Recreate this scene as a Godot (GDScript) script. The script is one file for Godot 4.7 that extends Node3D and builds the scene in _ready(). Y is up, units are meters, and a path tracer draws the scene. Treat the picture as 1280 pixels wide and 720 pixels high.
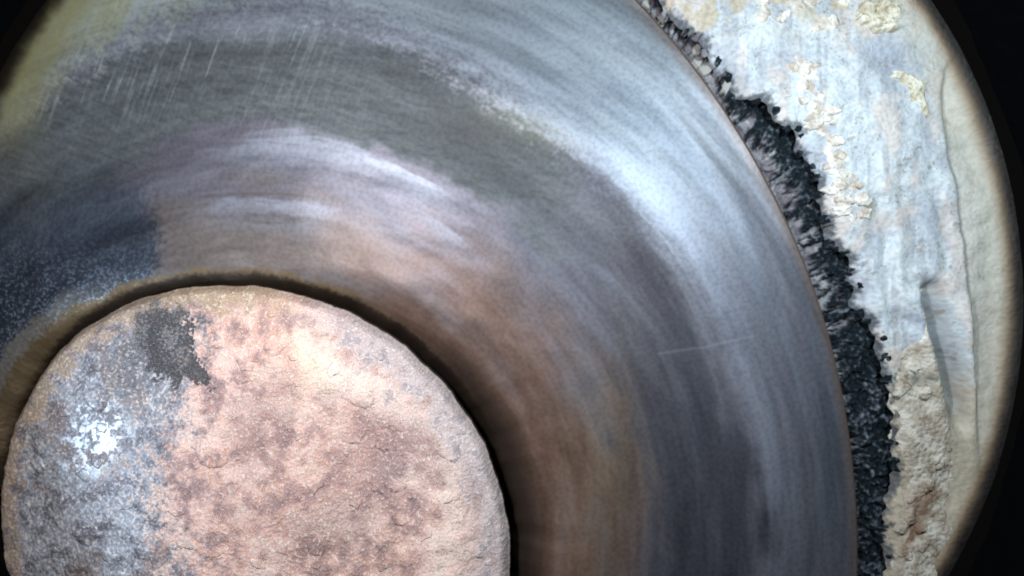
extends Node3D
# One plan unit ("u") is a tenth of a millimetre. Plan x runs right, plan y runs down the picture (world +z).
const S := 0.0001
const LENS := 0.080                      # height of the camera over the chamber floor
const DISC_C := Vector2(325.0, 673.0)    # plan centre of the crusted disc
const RING_C := Vector2(72.0, 690.0)
const RING_R := 1005.0
const BORE_C := Vector2(607.0, 377.0)
const BORE_R := 665.0
const CRUST := Rect2(930, -40, 300, 960)

var big := FastNoiseLite.new()
var mid := FastNoiseLite.new()
var fine := FastNoiseLite.new()
var cell := FastNoiseLite.new()
var rng := RandomNumberGenerator.new()
var names := {}


func _ready() -> void:
	rng.seed = 4711
	# ---------- camera, surroundings, lamps, exposure
	var cam := Camera3D.new()
	cam.name = "camera"
	cam.keep_aspect = Camera3D.KEEP_HEIGHT
	cam.near = 0.004
	cam.far = 2.0
	cam.fov = rad_to_deg(2.0 * atan(360.0 * S / LENS))
	add_child(cam)
	cam.position = Vector3(0, LENS, 0)
	cam.rotation = Vector3(-PI / 2, 0, 0)
	cam.current = true
	var optics := CameraAttributesPhysical.new()
	optics.frustum_near = 0.004
	optics.frustum_far = 2.0
	optics.frustum_focal_length = 24.0 / (2.0 * 360.0 * S / LENS)
	optics.frustum_focus_distance = 0.0745
	optics.exposure_aperture = optics.frustum_focal_length / 2.6
	cam.attributes = optics
	var env := Environment.new()
	env.background_mode = Environment.BG_COLOR
	env.background_color = Color.BLACK
	env.tonemap_mode = Environment.TONE_MAPPER_LINEAR
	env.tonemap_exposure = 1.12
	env.sdfgi_enabled = true
	env.ssao_enabled = true
	env.ssil_enabled = true
	var we := WorldEnvironment.new()
	we.name = "surroundings"
	we.environment = env
	add_child(we)
	lamp("inspection_lamp", at(1020, 90, 60), at(980, 230, 0), 0.005, 0.0044, Color(0.88, 0.96, 1.0))
	lamp("inspection_lamp", at(410, 200, 67), at(430, 380, 0), 0.006, 0.0052, Color(0.96, 0.97, 1.0))  # fill added for general brightness
	lamp("inspection_lamp", at(-166, 607, 42), at(154, 547, 5), 0.006, 0.00155, Color(0.80, 0.90, 1.0))

	setup_noise()
	added_bore_wall()
	brushed_ring()
	chamber_face()
	carbon_band()
	crusted_disc()
	crust_on_face()


# ---------------------------------------------------------------- helpers
func lamp(called: String, where: Vector3, towards: Vector3, size: float, energy: float, tint: Color) -> void:
	var l := AreaLight3D.new()
	l.name = called
	l.area_size = Vector2(size, size)
	l.light_energy = energy
	l.light_color = tint
	l.shadow_enabled = true
	add_child(l, true)
	l.look_at_from_position(where, towards, Vector3(0.1, 0, -1))


func at(x: float, y: float, mm: float) -> Vector3:
	return Vector3((x - 640.0) * S, mm * 0.001, (y - 360.0) * S)


func setup_noise() -> void:
	for n in [[big, 11, 0.008, 4], [mid, 23, 0.03, 4], [fine, 37, 0.13, 3]]:
		n[0].seed = n[1]
		n[0].noise_type = FastNoiseLite.TYPE_SIMPLEX_SMOOTH
		n[0].frequency = n[2]
		n[0].fractal_octaves = n[3]
	cell.seed = 5
	cell.noise_type = FastNoiseLite.TYPE_CELLULAR
	cell.cellular_return_type = FastNoiseLite.RETURN_CELL_VALUE
	cell.frequency = 0.045
	cell.domain_warp_enabled = true
	cell.domain_warp_amplitude = 16.0
	cell.domain_warp_frequency = 0.04


func numbered(called: String) -> String:
	var k: int = names.get(called, 0)
	names[called] = k + 1
	return called if k == 0 else "%s_%03d" % [called, k]


func thing(called: String, label: String, category: String, group := "", where := Vector3.ZERO) -> Node3D:
	var o := Node3D.new()
	o.name = numbered(called)
	add_child(o)
	o.position = where
	o.set_meta("label", label)
	o.set_meta("category", category)
	if group:
		o.set_meta("group", group)
	return o


func part(called: String, mesh: Mesh, material: Material, parent: Node3D) -> MeshInstance3D:
	var o := MeshInstance3D.new()
	o.mesh = mesh
	o.material_override = material
	parent.add_child(o)
	var k := 0
	var free := called
	while parent.has_node(free):
		k += 1
		free = "%s_%03d" % [called, k]
	o.name = free
	o.position = -parent.position if parent.get_parent() == self else Vector3.ZERO
	return o


func grid(v: PackedVector3Array, uv: PackedVector2Array, rows: int, columns: int, closed: bool, flip := false) -> ArrayMesh:
	# rows run round (angle), columns run outward
	var index := PackedInt32Array()
	for i in (rows if closed else rows - 1):
		var n := (i + 1) % rows
		for j in columns - 1:
			var a := i * columns + j
			var b := a + 1
			var c := n * columns + j + 1
			var d := n * columns + j
			if flip:
				index.append_array(PackedInt32Array([a, c, b, a, d, c]))
			else:
				index.append_array(PackedInt32Array([a, b, c, a, c, d]))
	return finish(v, uv, index)


func finish(v: PackedVector3Array, uv: PackedVector2Array, index: PackedInt32Array, flat := false) -> ArrayMesh:
	var arrays := []
	arrays.resize(Mesh.ARRAY_MAX)
	arrays[Mesh.ARRAY_VERTEX] = v
	arrays[Mesh.ARRAY_TEX_UV] = uv
	arrays[Mesh.ARRAY_INDEX] = index
	var raw := ArrayMesh.new()
	raw.add_surface_from_arrays(Mesh.PRIMITIVE_TRIANGLES, arrays)
	var st := SurfaceTool.new()
	st.create_from(raw, 0)
	if flat:
		st.deindex()
	st.generate_normals()
	return st.commit()


func sm(a: float, b: float, x: float) -> float:
	var t := clampf((x - a) / (b - a), 0.0, 1.0)
	return t * t * (3.0 - 2.0 * t)


func blob(x: float, y: float, cx: float, cy: float, rx: float, ry: float, turn := 0.0) -> float:
	var d := Vector2(x - cx, y - cy).rotated(-deg_to_rad(turn)) / Vector2(rx, ry)
	return exp(-d.length_squared())


func near_line(x: float, y: float, pts: Array, width: float) -> float:
	# 1 on the polyline, falling to 0 at width
	var best := 1e9
	var p := Vector2(x, y)
	for k in pts.size() - 1:
		best = minf(best, p.distance_squared_to(Geometry2D.get_closest_point_to_segment(p, pts[k], pts[k + 1])))
	return exp(-best / (width * width))


func on_circle(o: Vector2, d: Vector2, c: Vector2, r: float) -> float:
	var m := o - c
	var b := m.dot(d)
	return -b + sqrt(maxf(b * b - m.length_squared() + r * r, 0.0))


func turned(a: float, b: float) -> float:
	return absf(angle_difference(a, b))


func texture(w: int, h: int, data: PackedByteArray) -> ImageTexture:
	return ImageTexture.create_from_image(Image.create_from_data(w, h, false, Image.FORMAT_RGB8, data))


func height_texture(w: int, h: int, data: PackedFloat32Array) -> ImageTexture:
	return ImageTexture.create_from_image(Image.create_from_data(w, h, false, Image.FORMAT_RF, data.to_byte_array()))


func put(data: PackedByteArray, k: int, c: Color) -> void:
	data[k * 3] = int(clampf(c.r, 0, 1) * 255.0)
	data[k * 3 + 1] = int(clampf(c.g, 0, 1) * 255.0)
	data[k * 3 + 2] = int(clampf(c.b, 0, 1) * 255.0)


func rough_metal(tint: Color, roughness: float, metallic: float) -> StandardMaterial3D:
	var m := StandardMaterial3D.new()
	m.albedo_color = tint
	m.roughness = roughness
	m.metallic = metallic
	return m


func painted(box: Rect2, w: int, h: int, painter: Callable, bump: float) -> ORMMaterial3D:
	# painter(x, y) -> [sRGB colour, roughness, metallic, relief]
	var lines := []
	lines.resize(h)
	var work := func(j: int) -> void:
		var y := box.position.y + (j + 0.5) / h * box.size.y
		var one := PackedByteArray()
		var two := PackedByteArray()
		var three := PackedFloat32Array()
		one.resize(w * 3)
		two.resize(w * 3)
		three.resize(w)
		for i in w:
			var r: Array = painter.call(box.position.x + (i + 0.5) / w * box.size.x, y)
			put(one, i, r[0])
			put(two, i, Color(1, r[1], r[2]))
			three[i] = r[3]
		lines[j] = [one, two, three]
	var task := WorkerThreadPool.add_group_task(work, h)
	WorkerThreadPool.wait_for_group_task_completion(task)
	var albedo := PackedByteArray()
	var orm := PackedByteArray()
	var relief := PackedFloat32Array()
	for l in lines:
		albedo.append_array(l[0])
		orm.append_array(l[1])
		relief.append_array(l[2])
	var m := ORMMaterial3D.new()
	m.albedo_texture = texture(w, h, albedo)
	m.orm_texture = texture(w, h, orm)
	m.heightmap_enabled = true
	m.heightmap_texture = height_texture(w, h, relief)
	m.heightmap_scale = bump
	m.texture_repeat = false
	return m


func uv_in(box: Rect2, x: float, y: float) -> Vector2:
	return (Vector2(x, y) - box.position) / box.size


func flake(x: float, y: float, base: Callable, long: float, wide: float, turn: float, thick: float, box: Rect2, sides := 8, sink := 0.25, lean := 0.0, flat := false) -> ArrayMesh:
	# a chip of crust: ragged outline, worn edge, uneven top, its foot sunk into what it sits on; local to its own middle
	var v := PackedVector3Array()
	var uv := PackedVector2Array()
	var idx := PackedInt32Array()
	var ring := []
	for k in sides:
		var a := TAU * (k + rng.randf_range(-0.3, 0.3)) / sides
		ring.append(Vector2(cos(a) * long, sin(a) * wide).rotated(turn) * rng.randf_range(0.55, 1.2) * 0.5)
	var tops := []
	for k in sides:
		tops.append(rng.randf_range(0.75, 1.1) * thick)
	for level in 3:
		for k in sides:
			var q: Vector2 = ring[k] * [1.06, 1.0, 0.72][level]
			var p := Vector2(x, y) + q
			var h: float = base.call(p.x, p.y)
			var up: float = [-sink, tops[k] * 0.72, tops[k]][level] + (lean * q.rotated(-turn).x if level else 0.0)
			v.append(at(p.x, p.y, h + up))
			uv.append(uv_in(box, p.x, p.y))
	v.append(at(x, y, base.call(x, y) + thick * 1.02))
	uv.append(uv_in(box, x, y))
	for level in 2:
		for k in sides:
			var n := (k + 1) % sides
			var a := level * sides + k
			var b := level * sides + n
			idx.append_array(PackedInt32Array([a, a + sides, b + sides, a, b + sides, b]))
	for k in sides:
		idx.append_array(PackedInt32Array([2 * sides + k, 3 * sides, 2 * sides + (k + 1) % sides]))
	# the order above faces inward when angles run clockwise from above
	for t in range(0, idx.size(), 3):
		var keep := idx[t + 1]
		idx[t + 1] = idx[t + 2]
		idx[t + 2] = keep
	for t in range(0, idx.size(), 3):
		var n := (v[idx[t + 2]] - v[idx[t]]).cross(v[idx[t + 1]] - v[idx[t]])
		var outward := (v[idx[t]] + v[idx[t + 1]] + v[idx[t + 2]]) / 3.0 - at(x, y, float(base.call(x, y)) - 1.0)
		if n.dot(outward) < 0.0:
			var keep := idx[t + 1]
			idx[t + 1] = idx[t + 2]
			idx[t + 2] = keep
	return finish(v, uv, idx, flat)


# ---------------------------------------------------------------- the bore
func added_bore_wall() -> void:  # added solid ring standing in for the dark round rim of the view
	var o := thing("added_bore_wall", "added black round bore wall standing in for the dark rim of the view", "bore wall", "", at(BORE_C.x, BORE_C.y, -4))
	var rows := 360
	# inner face, crown, outer face as one closed sweep
	var outline := [[668.0, -5.0], [666.0, 0.3], [666.5, 1.2], [668.0, 3.0], [669.0, 8.0], [669.0, 14.0], [671.0, 22.0], [676.0, 24.0], [716.0, 24.0], [722.0, 22.0], [722.0, -16.0], [660.0, -16.0]]
	var v := PackedVector3Array()
	var uv := PackedVector2Array()
	for i in rows:
		var a := TAU * i / rows
		var d := Vector2(cos(a), sin(a))
		for j in outline.size():
			var r: float = outline[j][0] + (mid.get_noise_2d(cos(a) * 60.0, sin(a) * 60.0 + j * 9.0) * 1.2 if j < 8 else 0.0)
			var p := BORE_C + d * r
			v.append(at(p.x, p.y, outline[j][1]))
			uv.append(Vector2(a / TAU * 8.0, outline[j][1] / 40.0))
	var dark_tone := rough_metal(Color(0.03, 0.032, 0.04), 0.8, 0.0)
	var n := NoiseTexture2D.new()
	n.width = 512
	n.height = 256
	n.seamless = true
	n.noise = mid
	dark_tone.metallic_specular = 0.0
	dark_tone.heightmap_enabled = true
	dark_tone.heightmap_texture = n
	dark_tone.heightmap_scale = 0.02
	part("wall_face", grid(v, uv, rows, outline.size(), true), dark_tone, o)
	# added dark bead at the foot of the wall
	v = PackedVector3Array()
	uv = PackedVector2Array()
	for i in rows:
		var a := TAU * i / rows
		var d := Vector2(cos(a), sin(a))
		for j in 6:
			var q := j / 5.0
			var wob := mid.get_noise_2d(cos(a) * 120.0, sin(a) * 120.0) * 3.0
			var p := BORE_C + d * (661.0 + wob * 0.6 * (1.0 - q) + 8.0 * q)
			v.append(at(p.x, p.y, -0.5 + 3.2 * q * q + (0.9 if j > 0 else -0.9)))
			uv.append(Vector2(a / TAU * 16.0, q))
	var bead := rough_metal(Color(0.05, 0.04, 0.035), 0.9, 0.0)
	bead.metallic_specular = 0.1
	part("foot_bead", grid(v, uv, rows, 6, true), bead, o)


# ---------------------------------------------------------------- the crusted disc
func disc_radius(a: float) -> float:
	# plan radius of the disc's edge in direction a (x right, y down)
	var e := a - deg_to_rad(-135.0)
	var long := 325.5 + 14.4 * sm(1.2, 0.0, absf(angle_difference(a, deg_to_rad(-135.0))))
	var r := long / sqrt(cos(e) * cos(e) + pow(sin(e) * long / 300.6, 2.0))
	return r + mid.get_noise_2d(cos(a) * 200.0 + 900.0, sin(a) * 200.0) * 2.6 + fine.get_noise_2d(cos(a) * 240.0, sin(a) * 240.0) * 0.6


func disc_plan(px: float, py: float) -> Vector2:
	return Vector2(640.0 + (px - 640.0) * 0.9625, 360.0 + (py - 360.0) * 0.9625)


func disc_seen(x: float, y: float) -> Vector2:
	return Vector2(640.0 + (x - 640.0) / 0.9625, 360.0 + (y - 360.0) / 0.9625)


func disc_height(x: float, y: float) -> float:
	var d := Vector2(x, y) - DISC_C
	var s := d.length() / disc_radius(d.angle())
	var q := disc_seen(x, y)
	var h := 2.0 + 2.0 * (1.0 - s * s)
	# worn outer land, then a low crest three quarters of the way out on the right
	h += 0.55 * near_line(q.x, q.y, [Vector2(330, 440), Vector2(430, 472), Vector2(500, 522), Vector2(548, 590), Vector2(570, 690), Vector2(560, 800)], 34.0)
	h -= 0.7 * blob(q.x, q.y, 470, 590, 85, 90)
	h -= 0.45 * blob(q.x, q.y, 330, 560, 40, 60, 30)
	# scabs with stepped edges, then granules; a spot on the left flattened for the glare
	var worn := blob(q.x, q.y, 122, 556, 60, 52)
	h += cell.get_noise_2d(x, y) * 0.07 * (1.0 - 0.5 * worn)
	h += mid.get_noise_2d(x * 1.1, y * 1.1) * 0.20 * (1.0 - 0.8 * worn)
	h += fine.get_noise_2d(x, y) * 0.075 * (1.0 - 0.75 * worn)
	return h - 1.5 * sm(0.955, 1.0, s) * sm(0.955, 1.0, s)


func disc_paint(x: float, y: float) -> Array:
	var q := disc_seen(x, y)
	if Vector2(x, y).distance_squared_to(DISC_C) > 116000.0:
		return [Color(0.6, 0.5, 0.45), 0.7, 0.0, 0.0]
	var b := big.get_noise_2d(q.x, q.y)
	var m := mid.get_noise_2d(q.x, q.y)
	var f := fine.get_noise_2d(q.x * 1.3, q.y * 1.3)
	var g := fine.get_noise_2d(q.x * 0.55 + 300.0, q.y * 0.55)
	var c1 := cell.get_noise_2d(x, y)
	var d := Vector2(x, y) - DISC_C
	var s := d.length() / disc_radius(d.angle())
	var wx := q.x + b * 40.0 + m * 30.0 + g * 10.0
	var wy := q.y + m * 34.0 - b * 20.0 + g * 10.0
	var c := Color(0.88, 0.70, 0.63)
	c = c.lerp(Color(0.95, 0.78, 0.71), sm(-0.05, 0.35, m + b * 0.5) * 0.8)
	c = c.lerp(Color(0.66, 0.53, 0.515), sm(-0.02, 0.5, -m + b * 0.6) * 0.6)
	c = c.lerp(Color(0.84, 0.60, 0.50), sm(0.0, 0.5, g - b * 0.3) * 0.45)
	var patch := big.get_noise_2d(q.x * 1.7 + 800.0, q.y * 1.7) + m * 0.45 + g * 0.25
	c = c.lerp(Color(0.97, 0.835, 0.765), sm(0.0, 0.3, patch) * 0.6)
	c = c.lerp(Color(0.57, 0.455, 0.45), sm(0.08, 0.5, -patch) * 0.45)
	# peach crest and mauve hollow inside it
	c = c.lerp(Color(0.99, 0.88, 0.81), near_line(wx, wy, [Vector2(400, 450), Vector2(470, 490), Vector2(525, 540), Vector2(555, 610), Vector2(565, 720)], 26.0) * 0.85)
	c = c.lerp(Color(0.99, 0.88, 0.76), blob(wx, wy, 385, 450, 34, 44) * 0.9)
	c = c.lerp(Color(0.61, 0.49, 0.475), blob(wx, wy, 480, 580, 58, 62) * 0.85)
	c = c.lerp(Color(0.62, 0.49, 0.46), blob(wx, wy, 335, 545, 36, 66, 20) * 0.65)
	c = c.lerp(Color(0.58, 0.46, 0.42), blob(wx, wy, 410, 670, 80, 40) * 0.55)
	# greyish lilac land at the outer edge on the right
	var land := sm(0.82, 0.93, s + m * 0.08 + g * 0.03) * sm(330, 470, q.x)
	c = c.lerp(Color(0.76, 0.705, 0.70), land * 0.8)
	c = c.lerp(Color(0.60, 0.55, 0.56), land * sm(0.16, 0.40, m + g * 0.2) * 0.6)
	# olive tan land along the top
	var top := sm(0.88, 0.95, s + m * 0.07 + g * 0.03) * sm(400, 300, q.x)
	c = c.lerp(Color(0.66, 0.57, 0.45), top * 0.75)
	# bare grey metal on the left, its border broken up
	var edge := 228.0 + 20.0 * sin((q.y - 380.0) * 0.02)
	var grey := sm(34.0, -54.0, wx + f * 40.0 + g * 50.0 + c1 * 18.0 - edge)
	var metal := Color(0.64, 0.65, 0.68).lerp(Color(0.82, 0.84, 0.86), sm(-0.05, 0.5, f * 0.6 + g * 0.5 + m * 0.5)).lerp(Color(0.38, 0.375, 0.40), sm(0.0, 0.5, -f * 0.5 - m * 0.7 - g * 0.3) * 0.75)
	metal = metal.lerp(Color(0.56, 0.49, 0.46), sm(0.0, 0.35, b + g * 0.4) * 0.65)
	metal = metal.lerp(Color(0.36, 0.36, 0.375), blob(q.x + m * 40.0, q.y + g * 40.0, 186, 440, 70, 50, -40) * 0.75)
	c = c.lerp(metal, grey * 0.92 * (1.0 - top * 0.8))
	# dark patch under the top left edge, sharp on its right
	var dark_tone := sm(12.0, -6.0, absf(q.x + m * 20.0 + f * 9.0 - 207.0 - (q.y - 425.0) * 0.24) - 30.0) * sm(14.0, -8.0, absf(q.y + m * 22.0 + f * 8.0 - 430.0) - 42.0)
	dark_tone = sm(0.25, 0.6, dark_tone)
	c = c.lerp(Color(0.24, 0.235, 0.24).lerp(Color(0.40, 0.39, 0.39), sm(0.0, 0.4, f + m)), dark_tone * 0.8)
	c = c.lerp(Color(0.40, 0.30, 0.26), sm(0.22, 0.42, f * 0.7 - m * 0.5) * 0.30)
	c = c.lerp(Color(0.99, 0.94, 0.89), sm(0.22, 0.5, f + g * 0.4) * 0.5 * (1.0 - dark_tone))
	var grit := fine.get_noise_2d(q.x * 3.1, q.y * 3.1)
	c = c.lightened(sm(0.15, 0.55, grit + f * 0.3) * 0.28).darkened(sm(0.15, 0.55, -grit + g * 0.2) * 0.18)
	c = c.lerp(Color(0.24, 0.20, 0.18), sm(0.98, 1.01, s) * 0.4)
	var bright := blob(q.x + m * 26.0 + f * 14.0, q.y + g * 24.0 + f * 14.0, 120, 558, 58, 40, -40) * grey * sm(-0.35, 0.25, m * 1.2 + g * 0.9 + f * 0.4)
	c = c.lerp(Color(0.84, 0.86, 0.88), sm(0.1, 0.8, bright) * 0.6)  # glare on the flattened spot painted pale
	var shine := grey * (1.0 - dark_tone)
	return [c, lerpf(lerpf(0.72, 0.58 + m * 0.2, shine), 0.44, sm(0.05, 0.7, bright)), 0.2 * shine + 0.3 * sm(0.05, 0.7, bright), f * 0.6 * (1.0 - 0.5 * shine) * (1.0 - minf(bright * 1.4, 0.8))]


func crusted_disc() -> void:
	var o := thing("crusted_disc", "round disc crusted pink and grey standing inside the dark ring", "metal disc", "", at(DISC_C.x, DISC_C.y, -14))
	var box := Rect2(DISC_C.x - 350, DISC_C.y - 350, 700, 700)
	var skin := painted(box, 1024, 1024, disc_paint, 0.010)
	var rows := 480
	var columns := 150
	var v := PackedVector3Array()
	var uv := PackedVector2Array()
	for i in rows:
		var a := TAU * i / rows
		var d := Vector2(cos(a), sin(a))
		var r := disc_radius(a)
		for j in columns:
			var s := pow(float(j) / (columns - 1), 0.75)
			var p := DISC_C + d * r * maxf(s, 0.001)
			v.append(at(p.x, p.y, disc_height(p.x, p.y)))
			uv.append(uv_in(box, p.x, p.y))
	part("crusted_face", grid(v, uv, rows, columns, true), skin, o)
	# the flank under the face: a rounded edge that draws in to a stem
	v = PackedVector3Array()
	uv = PackedVector2Array()
	var drop := [[0.999, 0.0], [1.003, -0.5], [1.0, -1.4], [0.985, -2.6], [0.95, -4.4], [0.90, -7.0], [0.87, -11.0], [0.86, -17.0]]
	for i in rows:
		var a := TAU * i / rows
		var d := Vector2(cos(a), sin(a))
		var r := disc_radius(a)
		var rim := DISC_C + d * r * 0.9999
		var h0 := disc_height(rim.x, rim.y)
		for j in drop.size():
			var p: Vector2 = DISC_C + d * (r * drop[j][0])
			v.append(at(p.x, p.y, h0 - 0.02 + drop[j][1]))
			uv.append(Vector2(a / TAU * 12.0, j * 0.2))
	part("flank", grid(v, uv, rows, drop.size(), true), rough_metal(Color(0.23, 0.18, 0.14), 0.8, 0.1), o)
	# loose scale lying on the face
	var n := 0
	while n < 90:
		var q := Vector2(rng.randf_range(10, 640), rng.randf_range(365, 735))
		var p := disc_plan(q.x, q.y)
		var d := p - DISC_C
		if d.length() > disc_radius(d.angle()) * 0.93:
			continue
		n += 1
		var size := rng.randf_range(8, 20) if rng.randf() < 0.75 else rng.randf_range(20, 44)
		part("scale_flake", flake(p.x, p.y, disc_height, size * rng.randf_range(0.9, 1.5), size, rng.randf() * TAU, rng.randf_range(0.03, 0.11) + size * 0.002, box, 9 if size > 18 else 7), skin, o)


# ---------------------------------------------------------------- the brushed ring
func ring_outer(a: float) -> float:
	return on_circle(DISC_C, Vector2(cos(a), sin(a)), RING_C, RING_R)


func ring_inner(a: float) -> float:
	return disc_radius(a) * 0.90


func right_side(a: float) -> float:
	return sm(1.9, 0.5, turned(a, deg_to_rad(10.0)))


func lip_at(a: float) -> float:
	var up := rad_to_deg(-a)
	if up < -90.0:
		up += 360.0
	return disc_radius(a) + 15.0 + 17.0 * sm(105.0, 150.0, up) + mid.get_noise_2d(cos(a) * 240.0, sin(a) * 240.0) * 4.0


func ring_height(a: float, r: float) -> float:
	var outer := ring_outer(a)
	var lip := lip_at(a)
	var from := r - lip
	var u := clampf(from / (outer - lip), -1.0, 1.0)
	var h := 0.0
	# the throat that falls away round the disc: tight on the left, an easy curve on the right
	var reach := lerpf(16.0, 105.0, right_side(a))
	if from < reach:
		var k := (reach - from) / reach
		h -= lerpf(0.25, 3.0, right_side(a)) * k * k
	if from < 0.0:
		h -= from * from * lerpf(0.0016, 0.0042, right_side(a))
	# slightly dished, with a raised land near the outer edge and a bevel outside it
	h += 0.5 * u * u
	h += 0.85 * exp(-pow((r - 640.0) / 62.0, 2.0))
	h -= 0.5 * sm(0.86, 1.0, u)
	h += big.get_noise_2d(a * 200.0, r * 1.2) * 0.30
	return h


func ring_paint(x: float, y: float) -> Array:
	var d := Vector2(x, y) - DISC_C
	var a := d.angle()
	var r := d.length()
	var inner := disc_radius(a)
	var gap := r - inner
	if gap < -40.0 or r > ring_outer(a) + 6.0 or Vector2(x, y).distance_squared_to(BORE_C) > 452000.0:
		return [Color(0.3, 0.3, 0.3), 0.5, 0.3, 0.0]   # no metal here
	var u := gap / (ring_outer(a) - inner)
	var up := rad_to_deg(-a)             # 0 right, 90 up the picture, 180 left
	var round := a * 330.0
	var streak := mid.get_noise_2d(round * 0.16, r * 1.1) * 0.7 + fine.get_noise_2d(round * 0.16, r * 0.8) * 0.4
	var soft := big.get_noise_2d(round * 0.7, r * 2.0)
	var b := big.get_noise_2d(x, y)
	var m := mid.get_noise_2d(x, y)
	var f := fine.get_noise_2d(x, y)
	var rr := r + soft * 60.0 + b * 30.0
	var c := Color(0.42, 0.41, 0.445)
	# reflection of the disc painted brown on the right, greyer towards the top
	var brown := sm(lerpf(530.0, 470.0, sm(20, 85, up)), lerpf(350.0, 300.0, sm(20, 85, up)), rr) * sm(112, 70, up + b * 30.0)
	c = c.lerp(Color(0.475, 0.355, 0.295), brown * 0.95)
	c = c.lerp(Color(0.52, 0.43, 0.34), blob(x, y, 760, 590, 56, 190, 10) * 0.6)
	c = c.lerp(Color(0.47, 0.425, 0.40), sm(470.0, 360.0, rr) * sm(50, 90, up) * 0.85)
	# darker belt between the land and the brown
	var belt := sm(455.0, 540.0, rr) * sm(632.0, 590.0, rr) * sm(75, 45, up)
	c = c.lerp(Color(0.29, 0.29, 0.325), belt * (0.35 + 0.5 * sm(50, 10, up)))
	c = c.lerp(Color(0.40, 0.39, 0.42), blob(x, y, 790, 262, 44, 26, 20) * 0.7)
	# darker fan over the top left, ragged at its outer side
	var far := 650.0 - 34.0 * sm(82, 60, up) - 50.0 * sm(90, 126, up)
	var near := 524.0 - 64.0 * sm(90, 122, up) - 20.0 * sm(85, 60, up)
	var ragged := 26.0 * mid.get_noise_2d(x * 0.9 + y * 0.5, y * 2.2 - x * 1.1) + 12.0 * f
	var fan := sm(near - 14.0, near + 16.0, r + soft * 34.0 + m * 16.0) * sm(far + 16.0, far - 22.0, r + ragged + soft * 14.0) * sm(40, 58, up + b * 12.0)
	c = c.lerp(Color(0.335, 0.355, 0.355), fan * 0.85)
	c = c.lerp(Color(0.28, 0.295, 0.30), fan * sm(-0.1, 0.4, mid.get_noise_2d(x * 0.5 + y * 1.2, y * 3.2 - x * 1.1 + 400.0) + soft * 0.4) * 0.65)
	c = c.lerp(Color(0.30, 0.29, 0.30), blob(x, y, 590, 165, 44, 22, 20) * 0.6)
	# paler arcs through the fan, sharp on their upper side
	var pale_arc := 0.0
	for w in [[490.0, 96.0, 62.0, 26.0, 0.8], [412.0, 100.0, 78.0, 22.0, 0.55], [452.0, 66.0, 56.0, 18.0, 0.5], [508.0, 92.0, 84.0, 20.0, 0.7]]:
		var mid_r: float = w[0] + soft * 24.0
		pale_arc = maxf(pale_arc, sm(mid_r + w[3] * 0.35, mid_r + w[3] * 0.1, r) * sm(mid_r - w[3] * 1.6, mid_r, r) * sm(w[1] + 8.0, w[1] - 10.0, up) * sm(w[2] - 4.0, w[2] + 3.0, up) * w[4])
	c = c.lerp(Color(0.58, 0.595, 0.64), pale_arc * sm(-0.9, 0.0, streak))
	c = c.lerp(Color(0.62, 0.62, 0.52), blob(x, y, 690, 160, 84, 26, 14) * 0.5)
	# black corner on the left, speckled
	var left := sm(206.0, lerpf(150.0, 188.0, sm(230, 320, y)), x + b * 24.0 + f * 8.0 + m * 14.0 - (y - 300.0) * 0.18) * sm(215, 320, y + b * 40.0 + x * 0.30)
	c = c.lerp(Color(0.21, 0.24, 0.29), left * 0.92)
	var speck := sm(0.0, 0.4, fine.get_noise_2d(x * 1.7, y * 1.7) + f * 0.6 + m * 0.4) * left * sm(270, 390, y)
	c = c.lerp(Color(0.62, 0.67, 0.73), speck * 0.75)
	# faintly yellow glare outside the fan, highlight along the land, painted into the colour
	var outside := sm(far - 16.0, far + 40.0, r + ragged) * sm(20, 62, up)
	c = c.lerp(Color(0.61, 0.65, 0.68).lerp(Color(0.82, 0.88, 0.88), sm(60, 100, up)), outside * 0.85)
	c = c.lerp(Color(0.60, 0.62, 0.68), exp(-pow((r + soft * 20.0 + m * 8.0 - 648.0) / 24.0, 2.0)) * sm(-30, 0, up) * 0.5)
	c = c.lerp(Color(0.42, 0.45, 0.50), exp(-pow((rr - 705.0) / 26.0, 2.0)) * sm(75, 50, up) * 0.5)
	var ray := mid.get_noise_2d((x + y * 0.42) * 0.9, (y - x * 0.42) * 0.06)
	c = c.lerp(Color(0.74, 0.73, 0.52), outside * sm(86, 112, up) * (0.15 + 0.5 * sm(-0.1, 0.35, ray)) * sm(240, 100, y))
	c = c.lerp(Color(0.84, 0.88, 0.84), sm(0.0, 0.45, mid.get_noise_2d((x + y * 0.42) * 4.5, (y - x * 0.42) * 0.14 + 90.0)) * sm(72, 100, up) * sm(250, 30, y) * (0.1 + 0.35 * sm(-0.1, 0.4, b + m * 0.5)))
	c = c.lerp(Color(0.46, 0.39, 0.36), sm(0.95, 0.985, u) * 0.6)
	# brush lines
	c = c.lightened(maxf(streak, 0.0) * 0.10).darkened(maxf(-streak, 0.0) * 0.16)
	c = c.darkened(maxf(-f, 0.0) * 0.14 + maxf(-m, 0.0) * 0.05 + maxf(-soft, 0.0) * 0.22).lightened(maxf(f, 0.0) * 0.05 + maxf(soft, 0.0) * 0.12)
	# two fine scores
	c = c.lerp(Color(0.74, 0.74, 0.76), near_line(x, y, [Vector2(822, 442), Vector2(880, 433), Vector2(938, 419)], 1.7) * 0.2)
	c = c.lerp(Color(0.33, 0.29, 0.25), near_line(x, y, [Vector2(250, 246), Vector2(300, 242), Vector2(350, 242), Vector2(396, 247)], 1.8) * 0.5 * sm(-0.5, 0.2, m + f))
	# olive brown throat, shade painted into the gap, edge dimming painted towards the bore
	var lip := lip_at(a) - inner
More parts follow.
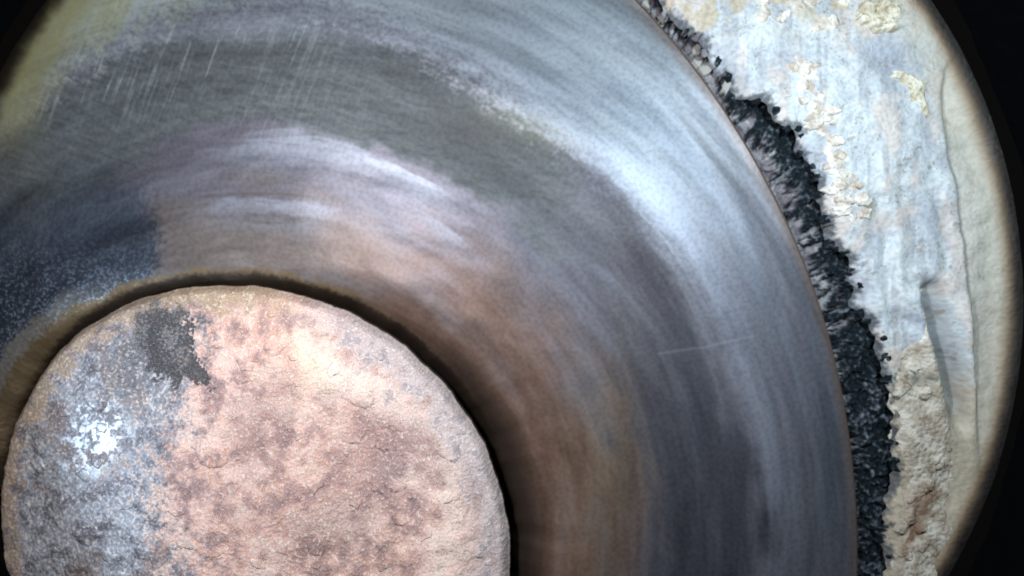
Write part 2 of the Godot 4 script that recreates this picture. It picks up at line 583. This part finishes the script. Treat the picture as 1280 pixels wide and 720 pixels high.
	c = c.lerp(Color(0.66, 0.62, 0.56), sm(18.0, 6.0, absf(gap - lip - 15.0 + f * 6.0 + m * 6.0)) * sm(115, 140, up) * sm(175, 160, up) * 0.7)
	c = c.lerp(Color(0.47, 0.39, 0.28), sm(lip + 12.0, lip + 2.0, gap + f * 4.0 + m * 5.0) * sm(40, 80, up) * 0.92)
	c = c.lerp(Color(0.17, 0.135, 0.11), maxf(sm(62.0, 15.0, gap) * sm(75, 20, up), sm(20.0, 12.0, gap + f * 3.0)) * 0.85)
	var off := BORE_R - Vector2(x, y).distance_to(BORE_C)
	c = c.lerp(Color(0.70, 0.68, 0.48), sm(90.0, 30.0, off + m * 14.0) * sm(80, 110, up) * sm(230, 110, y) * 0.75)
	c = c.lerp(Color(0.12, 0.10, 0.07), sm(30.0, 2.0, off + m * 5.0) * 0.95)
	return [c, clampf(0.50 + streak * 0.05 + fan * 0.14 - speck * 0.1, 0.25, 0.9), 0.56 - 0.2 * fan - 0.2 * brown, streak * 0.3 + f * 0.5 * (0.2 + left + fan * 0.6)]


func polar_patch(from: Callable, to: Callable, height: Callable, box: Rect2, rows: int, columns: int, a0: float, a1: float) -> ArrayMesh:
	var v := PackedVector3Array()
	var uv := PackedVector2Array()
	for i in rows:
		var a := lerpf(a0, a1, float(i) / (rows - 1))
		var d := Vector2(cos(a), sin(a))
		var r0: float = from.call(a)
		var r1: float = to.call(a)
		for j in columns:
			var r := lerpf(r0, r1, float(j) / (columns - 1))
			var p := DISC_C + d * r
			v.append(at(p.x, p.y, height.call(a, r)))
			uv.append(uv_in(box, p.x, p.y))
	return grid(v, uv, rows, columns, false)


func bore_at(a: float) -> float:
	return on_circle(DISC_C, Vector2(cos(a), sin(a)), BORE_C, BORE_R)


func brushed_ring() -> void:
	var o := thing("brushed_ring", "wide dark brushed metal ring with a painted brown reflection around the pink disc", "metal ring", "", at(DISC_C.x, DISC_C.y, -10))
	var box := Rect2(-70, -300, 1360, 1360)
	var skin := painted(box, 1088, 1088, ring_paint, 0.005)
	var lip := func(a: float) -> float: return minf(lip_at(a), bore_at(a) - 1.0)
	var inner := func(a: float) -> float: return minf(ring_inner(a), bore_at(a) - 2.0)
	var outer := func(a: float) -> float: return minf(ring_outer(a) - 7.0, bore_at(a))
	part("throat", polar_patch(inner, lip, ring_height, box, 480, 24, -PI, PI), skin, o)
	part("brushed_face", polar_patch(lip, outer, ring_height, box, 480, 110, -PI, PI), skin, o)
	# rusty outer edge, only where the ring ends before the bore wall
	var where := span(1.0)
	var edge0 := func(a: float) -> float: return ring_outer(a) - 7.0
	var edge1 := func(a: float) -> float: return ring_outer(a) + 1.0
	var edge_h := func(a: float, r: float) -> float:
		var k := (r - ring_outer(a) + 7.0) / 8.0
		return ring_height(a, ring_outer(a) - 7.0) - 0.25 * k - 3.2 * k * k * k * k
	part("rusty_edge", polar_patch(edge0, edge1, edge_h, box, 300, 8, where[0], where[1]), rough_metal(Color(0.40, 0.32, 0.28), 0.6, 0.3), o)


# ---------------------------------------------------------------- the pale chamber face
func band_width(a: float) -> float:
	var deg := rad_to_deg(a)
	return lerpf(18.0, 52.0, sm(-52.0, -34.0, deg)) - 22.0 * sm(-12.0, 6.0, deg)


func face_inner(a: float) -> float:
	return ring_outer(a) + band_width(a) + big.get_noise_2d(a * 900.0, 3.0) * 18.0 + mid.get_noise_2d(a * 700.0, 9.0) * 6.0 - 6.0


func facet_x(y: float) -> float:
	var pts := [Vector2(1216, 52), Vector2(1186, 66), Vector2(1175, 90), Vector2(1174, 120), Vector2(1178, 165), Vector2(1190, 230), Vector2(1200, 300), Vector2(1208, 400), Vector2(1213, 500), Vector2(1216, 600)]
	if y <= pts[0].y:
		return 1400.0
	for k in pts.size() - 1:
		if y <= pts[k + 1].y:
			return lerpf(pts[k].x, pts[k + 1].x, (y - pts[k].y) / (pts[k + 1].y - pts[k].y))
	return 1216.0


func face_height(a: float, r: float) -> float:
	var p := DISC_C + Vector2(cos(a), sin(a)) * r
	var x := p.x
	var y := p.y
	var h := 0.5 - 1.9 * pow(clampf(1.0 - (r - ring_outer(a) - band_width(a) + 14.0) / 34.0, 0.0, 1.0), 2.0)
	h += big.get_noise_2d(x, y) * 0.8 + mid.get_noise_2d(x, y) * 0.10 * sm(10.0, -20.0, x - facet_x(y))
	h += 0.22 * sin((x + big.get_noise_2d(x, y) * 24.0 - (y - 300.0) * 0.16) * TAU / 37.0) * sm(1075, 1100, x) * sm(1195, 1170, x) * sm(170, 260, y) * sm(470, 400, y)
	var fold := sm(330, 372, y) * sm(560, 470, y)
	h -= 3.6 * near_line(x, y, [Vector2(1163, 362), Vector2(1174, 410), Vector2(1186, 465), Vector2(1198, 535)], 13.0) * fold
	h += 0.9 * near_line(x, y, [Vector2(1143, 372), Vector2(1160, 440), Vector2(1178, 505)], 13.0) * fold
	h += 0.5 * near_line(x, y, [Vector2(1204, 380), Vector2(1210, 480), Vector2(1213, 560)], 9.0) * fold
	var over := x - facet_x(y)
	h -= (0.75 - 0.006 * clampf(over, 0.0, 90.0)) * sm(0.0, 7.0, over) * sm(640, 420, y) * sm(50, 120, y)
	h += 0.12 * exp(-pow((over + 4.0) / 6.0, 2.0)) * sm(60, 130, y)
	h += 0.35 * blob(x, y, 1130, 60, 60, 50)
	var out := BORE_R - p.distance_to(BORE_C)
	return lerpf(0.3, h, sm(0.0, 40.0, out)) + 0.7 * pow(sm(50.0, 0.0, out), 2.0)


func face_paint(x: float, y: float) -> Array:
	if Vector2(x, y).distance_squared_to(BORE_C) > 452000.0 or Vector2(x, y).distance_squared_to(RING_C) < 990000.0:
		return [Color(0.7, 0.7, 0.7), 0.7, 0.1, 0.0]
	var b := big.get_noise_2d(x, y)
	var m := mid.get_noise_2d(x, y)
	var f := fine.get_noise_2d(x, y)
	var grain := mid.get_noise_2d(x * 1.6, y * 0.16)
	var c := Color(0.765, 0.785, 0.80)
	c = c.lerp(Color(0.86, 0.865, 0.86), sm(0.0, 0.4, m + b * 0.5) * 0.6)
	c = c.lerp(Color(0.62, 0.64, 0.69), sm(0.05, 0.45, -b + m * 0.5) * 0.55)
	c = c.lerp(Color(0.62, 0.62, 0.64), sm(0.0, 0.4, grain) * 0.5)
	c = c.lerp(Color(0.83, 0.765, 0.725), sm(0.0, 0.4, big.get_noise_2d(x * 1.6 + 500.0, y * 0.7) + m * 0.4) * 0.65)
	c = c.lerp(Color(0.60, 0.62, 0.67), blob(x, y, 1105, 75, 34, 34, 20) * 0.6)
	c = c.lerp(Color(0.74, 0.68, 0.58), sm(0.0, 0.35, m + 0.15) * sm(60, 10, y + b * 30.0) * sm(1120, 1060, x) * 0.8)
	c = c.lerp(Color(0.70, 0.63, 0.53), sm(410, 560, y + m * 60.0) * 0.85)
	var d := Vector2(x, y) - DISC_C
	var from := d.length() - face_inner(d.angle())
	c = c.lerp(Color(0.26, 0.27, 0.29), sm(13.0, 1.0, from + m * 16.0 + f * 5.0) * 0.8)
	c = c.lerp(Color(0.72, 0.71, 0.68), sm(0.0, 6.0, x - facet_x(y)) * 0.7)
	c = c.lerp(Color(0.40, 0.40, 0.40), exp(-pow((x - facet_x(y) - 1.0) / 2.6, 2.0)) * 0.45 * sm(520, 380, y))
	c = c.lerp(Color(0.30, 0.31, 0.34), near_line(x, y, [Vector2(1164, 372), Vector2(1174, 410), Vector2(1188, 475), Vector2(1196, 520)], 8.0) * 0.5)  # shade of the notch painted dark
	c = c.lerp(Color(0.48, 0.48, 0.42), blob(x, y, 1084, 262, 7, 13, 8) * 0.8)
	c = c.lerp(Color(0.42, 0.36, 0.30), sm(0.3, 0.5, f * 0.6 - m * 0.6) * 0.5)
	c = c.lightened(maxf(f, 0.0) * 0.22).darkened(maxf(-f, 0.0) * 0.16)
	var off := BORE_R - Vector2(x, y).distance_to(BORE_C)  # edge dimming of the view painted into the colour
	c = c.lerp(Color(0.74, 0.70, 0.62), sm(80.0, 20.0, off) * 0.6)
	c = c.lerp(Color(0.46, 0.36, 0.26), sm(28.0, 10.0, off + m * 2.0) * 0.85)
	c = c.lerp(Color(0.09, 0.07, 0.06), sm(19.0, 3.0, off + m * 2.0) * 0.95)
	return [c, clampf(0.66 + m * 0.2, 0.4, 0.9), 0.12, f * 0.7 + grain * 0.3]


func span(near: float) -> Array:
	# the directions in which the ring ends at least `near` units before the bore wall
	var lo := -0.45
	var hi := -0.45
	while ring_outer(lo - 0.002) + near < bore_at(lo - 0.002) and lo > -2.0:
		lo -= 0.002
	while ring_outer(hi + 0.002) + near < bore_at(hi + 0.002) and hi < 2.0:
		hi += 0.002
	return [lo, hi]


func chamber_face() -> void:
	var o := thing("chamber_face", "pale blue-grey worn metal face between the black carbon band and the bore wall", "metal face", "", at(1140, 300, -2))
	var box := Rect2(760, -300, 540, 1320)
	var skin := painted(box, 512, 1250, face_paint, 0.006)
	var where := span(75.0)
	part("worn_face", polar_patch(face_inner, bore_at, face_height, box, 620, 110, where[0], where[1]), skin, o)


func band_black(x: float, y: float) -> float:
	# how much black crust stands here: strands that run outward across the groove
	var d := Vector2(x, y) - DISC_C
	var a := d.angle()
	var k := (d.length() - ring_outer(a)) / band_width(a)
	var strand := mid.get_noise_2d(d.length() * 0.55, (a + d.length() * 0.0004) * 1500.0) + fine.get_noise_2d(d.length() * 0.4, a * 900.0) * 0.5
	var start := 0.42 - 0.40 * sm(320, 470, y) + 0.5 * sm(140, 40, y)
	return sm(-0.12, 0.14, k - start + strand * lerpf(0.85, 0.4, sm(380, 480, y)))


func band_height(a: float, r: float) -> float:
	var p := DISC_C + Vector2(cos(a), sin(a)) * r
	return -2.5 + band_black(p.x, p.y) * 0.9 + mid.get_noise_2d(p.x, p.y) * 0.5 + fine.get_noise_2d(p.x, p.y) * 0.13


func band_height_at(x: float, y: float) -> float:
	var d := Vector2(x, y) - DISC_C
	return band_height(d.angle(), d.length())


func band_paint(x: float, y: float) -> Array:
	var m := mid.get_noise_2d(x, y)
	var f := fine.get_noise_2d(x, y)
	var c := Color(0.52, 0.505, 0.53).lerp(Color(0.70, 0.69, 0.67), sm(0.0, 0.4, m + f * 0.5) * 0.55)
	c = c.lerp(Color(0.40, 0.36, 0.37), sm(0.0, 0.4, -m + f * 0.4) * 0.6)
	c = c.lerp(Color(0.09, 0.115, 0.13).lerp(Color(0.21, 0.235, 0.26), sm(-0.1, 0.4, f + m * 0.5)), band_black(x, y))
	c = c.lerp(Color(0.36, 0.37, 0.40), sm(0.1, 0.4, m + f * 0.6) * sm(440, 520, y) * 0.5)
	c = c.lerp(Color(0.66, 0.68, 0.70), sm(0.42, 0.6, f + m * 0.4) * 0.5)
	return [c, 0.85, 0.0, f * 0.5 + m * 0.5]


func carbon_band() -> void:
	var o := thing("carbon_band", "ragged black carbon crust in the groove between dark ring and pale face", "carbon crust", "", at(1040, 330, -3))
	var box := Rect2(760, -300, 400, 1320)
	var skin := painted(box, 340, 1100, band_paint, 0.03)
	var where := span(6.0)
	var from := func(a: float) -> float: return minf(ring_outer(a) - 2.0, bore_at(a))
	var to := func(a: float) -> float: return minf(face_inner(a) + 12.0, bore_at(a))
	part("crust_bed", polar_patch(from, to, band_height, box, 1000, 40, where[0], where[1]), skin, o)
	skin.metallic_specular = 0.2
	var pale_skin := rough_metal(Color(0.64, 0.63, 0.61), 0.8, 0.0)
	var deg := -64.0
	while deg < 8.0:
		var a := deg_to_rad(deg)
		var y := DISC_C.y + sin(a) * ring_outer(a)
		var share := rng.randf_range(0.35, 1.0) if rng.randf() < 0.75 else rng.randf_range(0.1, 0.5)
		var r := ring_outer(a) + band_width(a) * share
		var p := DISC_C + Vector2(cos(a), sin(a)) * r
		var pale := rng.randf() < sm(150, 60, y) * 0.55
		var black := band_black(p.x, p.y) > 0.5 and not pale
		var long := rng.randf_range(12, 26) if rng.randf() < 0.8 else rng.randf_range(26, 40)
		part("pale_chip" if pale else "carbon_chip" if black else "grey_chip", flake(p.x, p.y, band_height_at, long, rng.randf_range(9, 18), a + rng.randf_range(-0.7, 0.5), rng.randf_range(0.2, 0.7), box, 9, 0.5, 0.008), pale_skin if pale else skin, o)
		deg += rng.randf_range(0.5, 1.3)
	for k in 60:
		# flecks shed on to the edge of the pale face
		var a := deg_to_rad(rng.randf_range(-58.0, 2.0))
		var r := face_inner(a) - 1.0 + 13.0 * rng.randf() * rng.randf()
		var p := DISC_C + Vector2(cos(a), sin(a)) * r
		if r > bore_at(a) - 40.0:
			continue
		var long := rng.randf_range(5, 15)
		part("carbon_fleck", flake(p.x, p.y, face_at, long, long * rng.randf_range(0.6, 0.95), rng.randf() * TAU, rng.randf_range(0.05, 0.2), box, 8, 0.2), skin, o)


# ---------------------------------------------------------------- deposits on the pale face
func face_at(x: float, y: float) -> float:
	var d := Vector2(x, y) - DISC_C
	return face_height(d.angle(), d.length())


func crust_paint(x: float, y: float) -> Array:
	var b := big.get_noise_2d(x, y)
	var m := mid.get_noise_2d(x * 1.3, y * 1.3)
	var f := fine.get_noise_2d(x, y)
	var c := Color(0.83, 0.785, 0.735).lerp(Color(0.93, 0.91, 0.88), sm(0.0, 0.4, m + f * 0.5)).lerp(Color(0.68, 0.62, 0.57), sm(0.05, 0.4, -m + f * 0.5) * 0.7)
	var yellow := blob(x, y, 1094, 22, 50, 44) + blob(x, y, 1140, 116, 50, 44)
	c = c.lerp(Color(0.84, 0.81, 0.70), minf(yellow, 1.0) * 0.6)
	c = c.lerp(Color(0.62, 0.55, 0.42), minf(yellow, 1.0) * sm(0.05, 0.5, -f - m * 0.4) * 0.6)
	# the lower sheet: duller, stained brown in ragged spots
	var low := sm(400, 470, y)
	c = c.lerp(Color(0.68, 0.63, 0.56).lerp(Color(0.80, 0.76, 0.70), sm(-0.1, 0.35, m + f * 0.4)), low * 0.9)
	c = c.lerp(Color(0.44, 0.36, 0.30), low * sm(0.30, 0.55, -m * 0.8 + f * 0.5 - b * 0.3) * 0.55)
	c = c.lerp(Color(0.42, 0.28, 0.20), (blob(x + m * 14.0, y + f * 10.0, 1150, 626, 24, 15, -50) * 0.7 + blob(x + m * 14.0, y + f * 8.0, 1132, 668, 9, 22, 25)) * 0.8)
	c = c.lerp(Color(0.36, 0.36, 0.33), (blob(x, y, 1141, 473, 6, 8) + blob(x, y, 1157, 471, 7, 5)) * 0.7)
	return [c, 0.8, 0.0, f * 0.7 + m * 0.5]


func deposit(left: Array, right: Array, thick: float, rough: float) -> ArrayMesh:
	# a skin of crust between two ragged borders, given as (x, y) down the picture
	var rows := 150
	var columns := 34
	var v := PackedVector3Array()
	var uv := PackedVector2Array()
	var y0: float = left[0].y
	var y1: float = left[-1].y
	for i in rows:
		var t := float(i) / (rows - 1)
		var y := lerpf(y0, y1, t)
		var ends := []
		for side in [left, right]:
			var x := 0.0
			for k in side.size() - 1:
				if y >= side[k].y and y <= side[k + 1].y:
					x = lerpf(side[k].x, side[k + 1].x, (y - side[k].y) / (side[k + 1].y - side[k].y))
			ends.append(x + big.get_noise_2d(y * 2.6, x * 0.2) * 14.0)
		for j in columns:
			var q := float(j) / (columns - 1)
			var x := lerpf(ends[0], maxf(ends[1], ends[0] + 3.0), q)
			var swell := pow(maxf(0.0, 1.0 - pow(absf(q * 2.0 - 1.0), 5.0)), 0.8) * sm(0.0, 0.06, t) * sm(1.0, 0.95, t)
			var h := face_at(x, y) - 0.25
			h += swell * (thick + mid.get_noise_2d(x * 1.4, y * 1.4) * rough + fine.get_noise_2d(x, y) * rough * 0.7)
			v.append(at(x, y, h))
			uv.append(uv_in(CRUST, x, y))
	return grid(v, uv, rows, columns, false, true)


func crust_on_face() -> void:
	var skin := painted(CRUST, 300, 960, crust_paint, 0.02)

	var o := thing("cream_deposit", "cream crust sheet with brown pits, lower right beside the carbon band", "crust deposit", "", at(1155, 580, 0))
	part("crust_sheet", deposit(
		[Vector2(1160, 345), Vector2(1152, 390), Vector2(1140, 425), Vector2(1124, 436), Vector2(1113, 462), Vector2(1120, 500), Vector2(1123, 560), Vector2(1128, 620), Vector2(1124, 670), Vector2(1110, 720), Vector2(1098, 790), Vector2(1080, 880)],
		[Vector2(1164, 345), Vector2(1168, 390), Vector2(1170, 425), Vector2(1176, 440), Vector2(1180, 470), Vector2(1188, 510), Vector2(1194, 560), Vector2(1190, 620), Vector2(1180, 680), Vector2(1164, 740), Vector2(1140, 800), Vector2(1100, 880)], 0.42, 0.13), skin, o)
	for k in 14:
		var y := rng.randf_range(445, 715)
		var x := rng.randf_range(1128, 1178) - 0.08 * absf(y - 560.0)
		var long := rng.randf_range(10, 24)
		part("crust_scab", flake(x, y, func(u, w): return face_at(u, w) + 0.35, long * 0.7, long, rng.randf() * 0.8, rng.randf_range(0.1, 0.25), CRUST, 9, 0.5), skin, o)

	o = thing("tan_crust_streak", "long grainy tan crust streak down the pale face, right of the carbon band", "crust deposit", "", at(1035, 170, 0))
	part("crust_sheet", deposit(
		[Vector2(985, 62), Vector2(992, 100), Vector2(1008, 150), Vector2(1022, 190), Vector2(1036, 230), Vector2(1048, 262), Vector2(1062, 290)],
		[Vector2(1000, 62), Vector2(1030, 100), Vector2(1046, 150), Vector2(1062, 190), Vector2(1074, 230), Vector2(1078, 262), Vector2(1070, 290)], 0.26, 0.16), skin, o)
	for k in 34:
		var t := rng.randf()
		var x := lerpf(1000, 1062, t) + rng.randf_range(-18, 22)
		var y := lerpf(75, 268, t)
		var long := rng.randf_range(10, 22)
		part("crust_grain", flake(x, y, func(u, w): return face_at(u, w) + 0.15, long, long * rng.randf_range(0.6, 0.9), rng.randf_range(-0.4, 0.5), rng.randf_range(0.1, 0.28), CRUST, 8, 0.5), skin, o)

	o = thing("crust_lump", "thick yellowish white crust lump at the top right of the pale face", "crust lump", "", at(1094, 22, 0))
	for q in [[1094, 22, 56, 46, 0.3, 1.6], [1080, 14, 28, 24, 0.2, 2.1], [1106, 34, 30, 22, 0.9, 1.9], [1098, 8, 30, 20, 1.4, 2.2], [1076, 28, 20, 13, 0.3, 1.6], [1112, 18, 22, 18, 0.7, 1.8], [1092, 34, 22, 14, 0.2, 2.1]]:
		part("crust_knob", flake(q[0], q[1], func(x, y): return face_at(x, y), q[2], q[3], q[4], q[5] * 0.7, CRUST, 11, 0.5), skin, o)
	o = thing("crust_patch", "small thin yellowish crust patch beside the long edge line of the pale face", "crust patch", "", at(1142, 112, 0))
	for q in [[1136, 104, 40, 22, 0.4], [1144, 122, 34, 20, 1.2], [1120, 96, 20, 14, 0.3], [1152, 138, 22, 12, 1.3]]:
		part("crust_scab", flake(q[0], q[1], func(x, y): return face_at(x, y), q[2], q[3], q[4], 0.2, CRUST, 10, 0.4), skin, o)
	o = thing("mottled_crust", "mottled beige crust at the top edge of the view, left of the yellowish lump", "crust patch", "", at(1010, 14, 0))
	for k in 26:
		var long := rng.randf_range(12, 34)
		part("crust_scab", flake(rng.randf_range(948, 1052), rng.randf_range(-22, 34), func(x, y): return face_at(x, y), long, long * 0.6, rng.randf() * PI, rng.randf_range(0.12, 0.3), CRUST, 9, 0.4), skin, o)
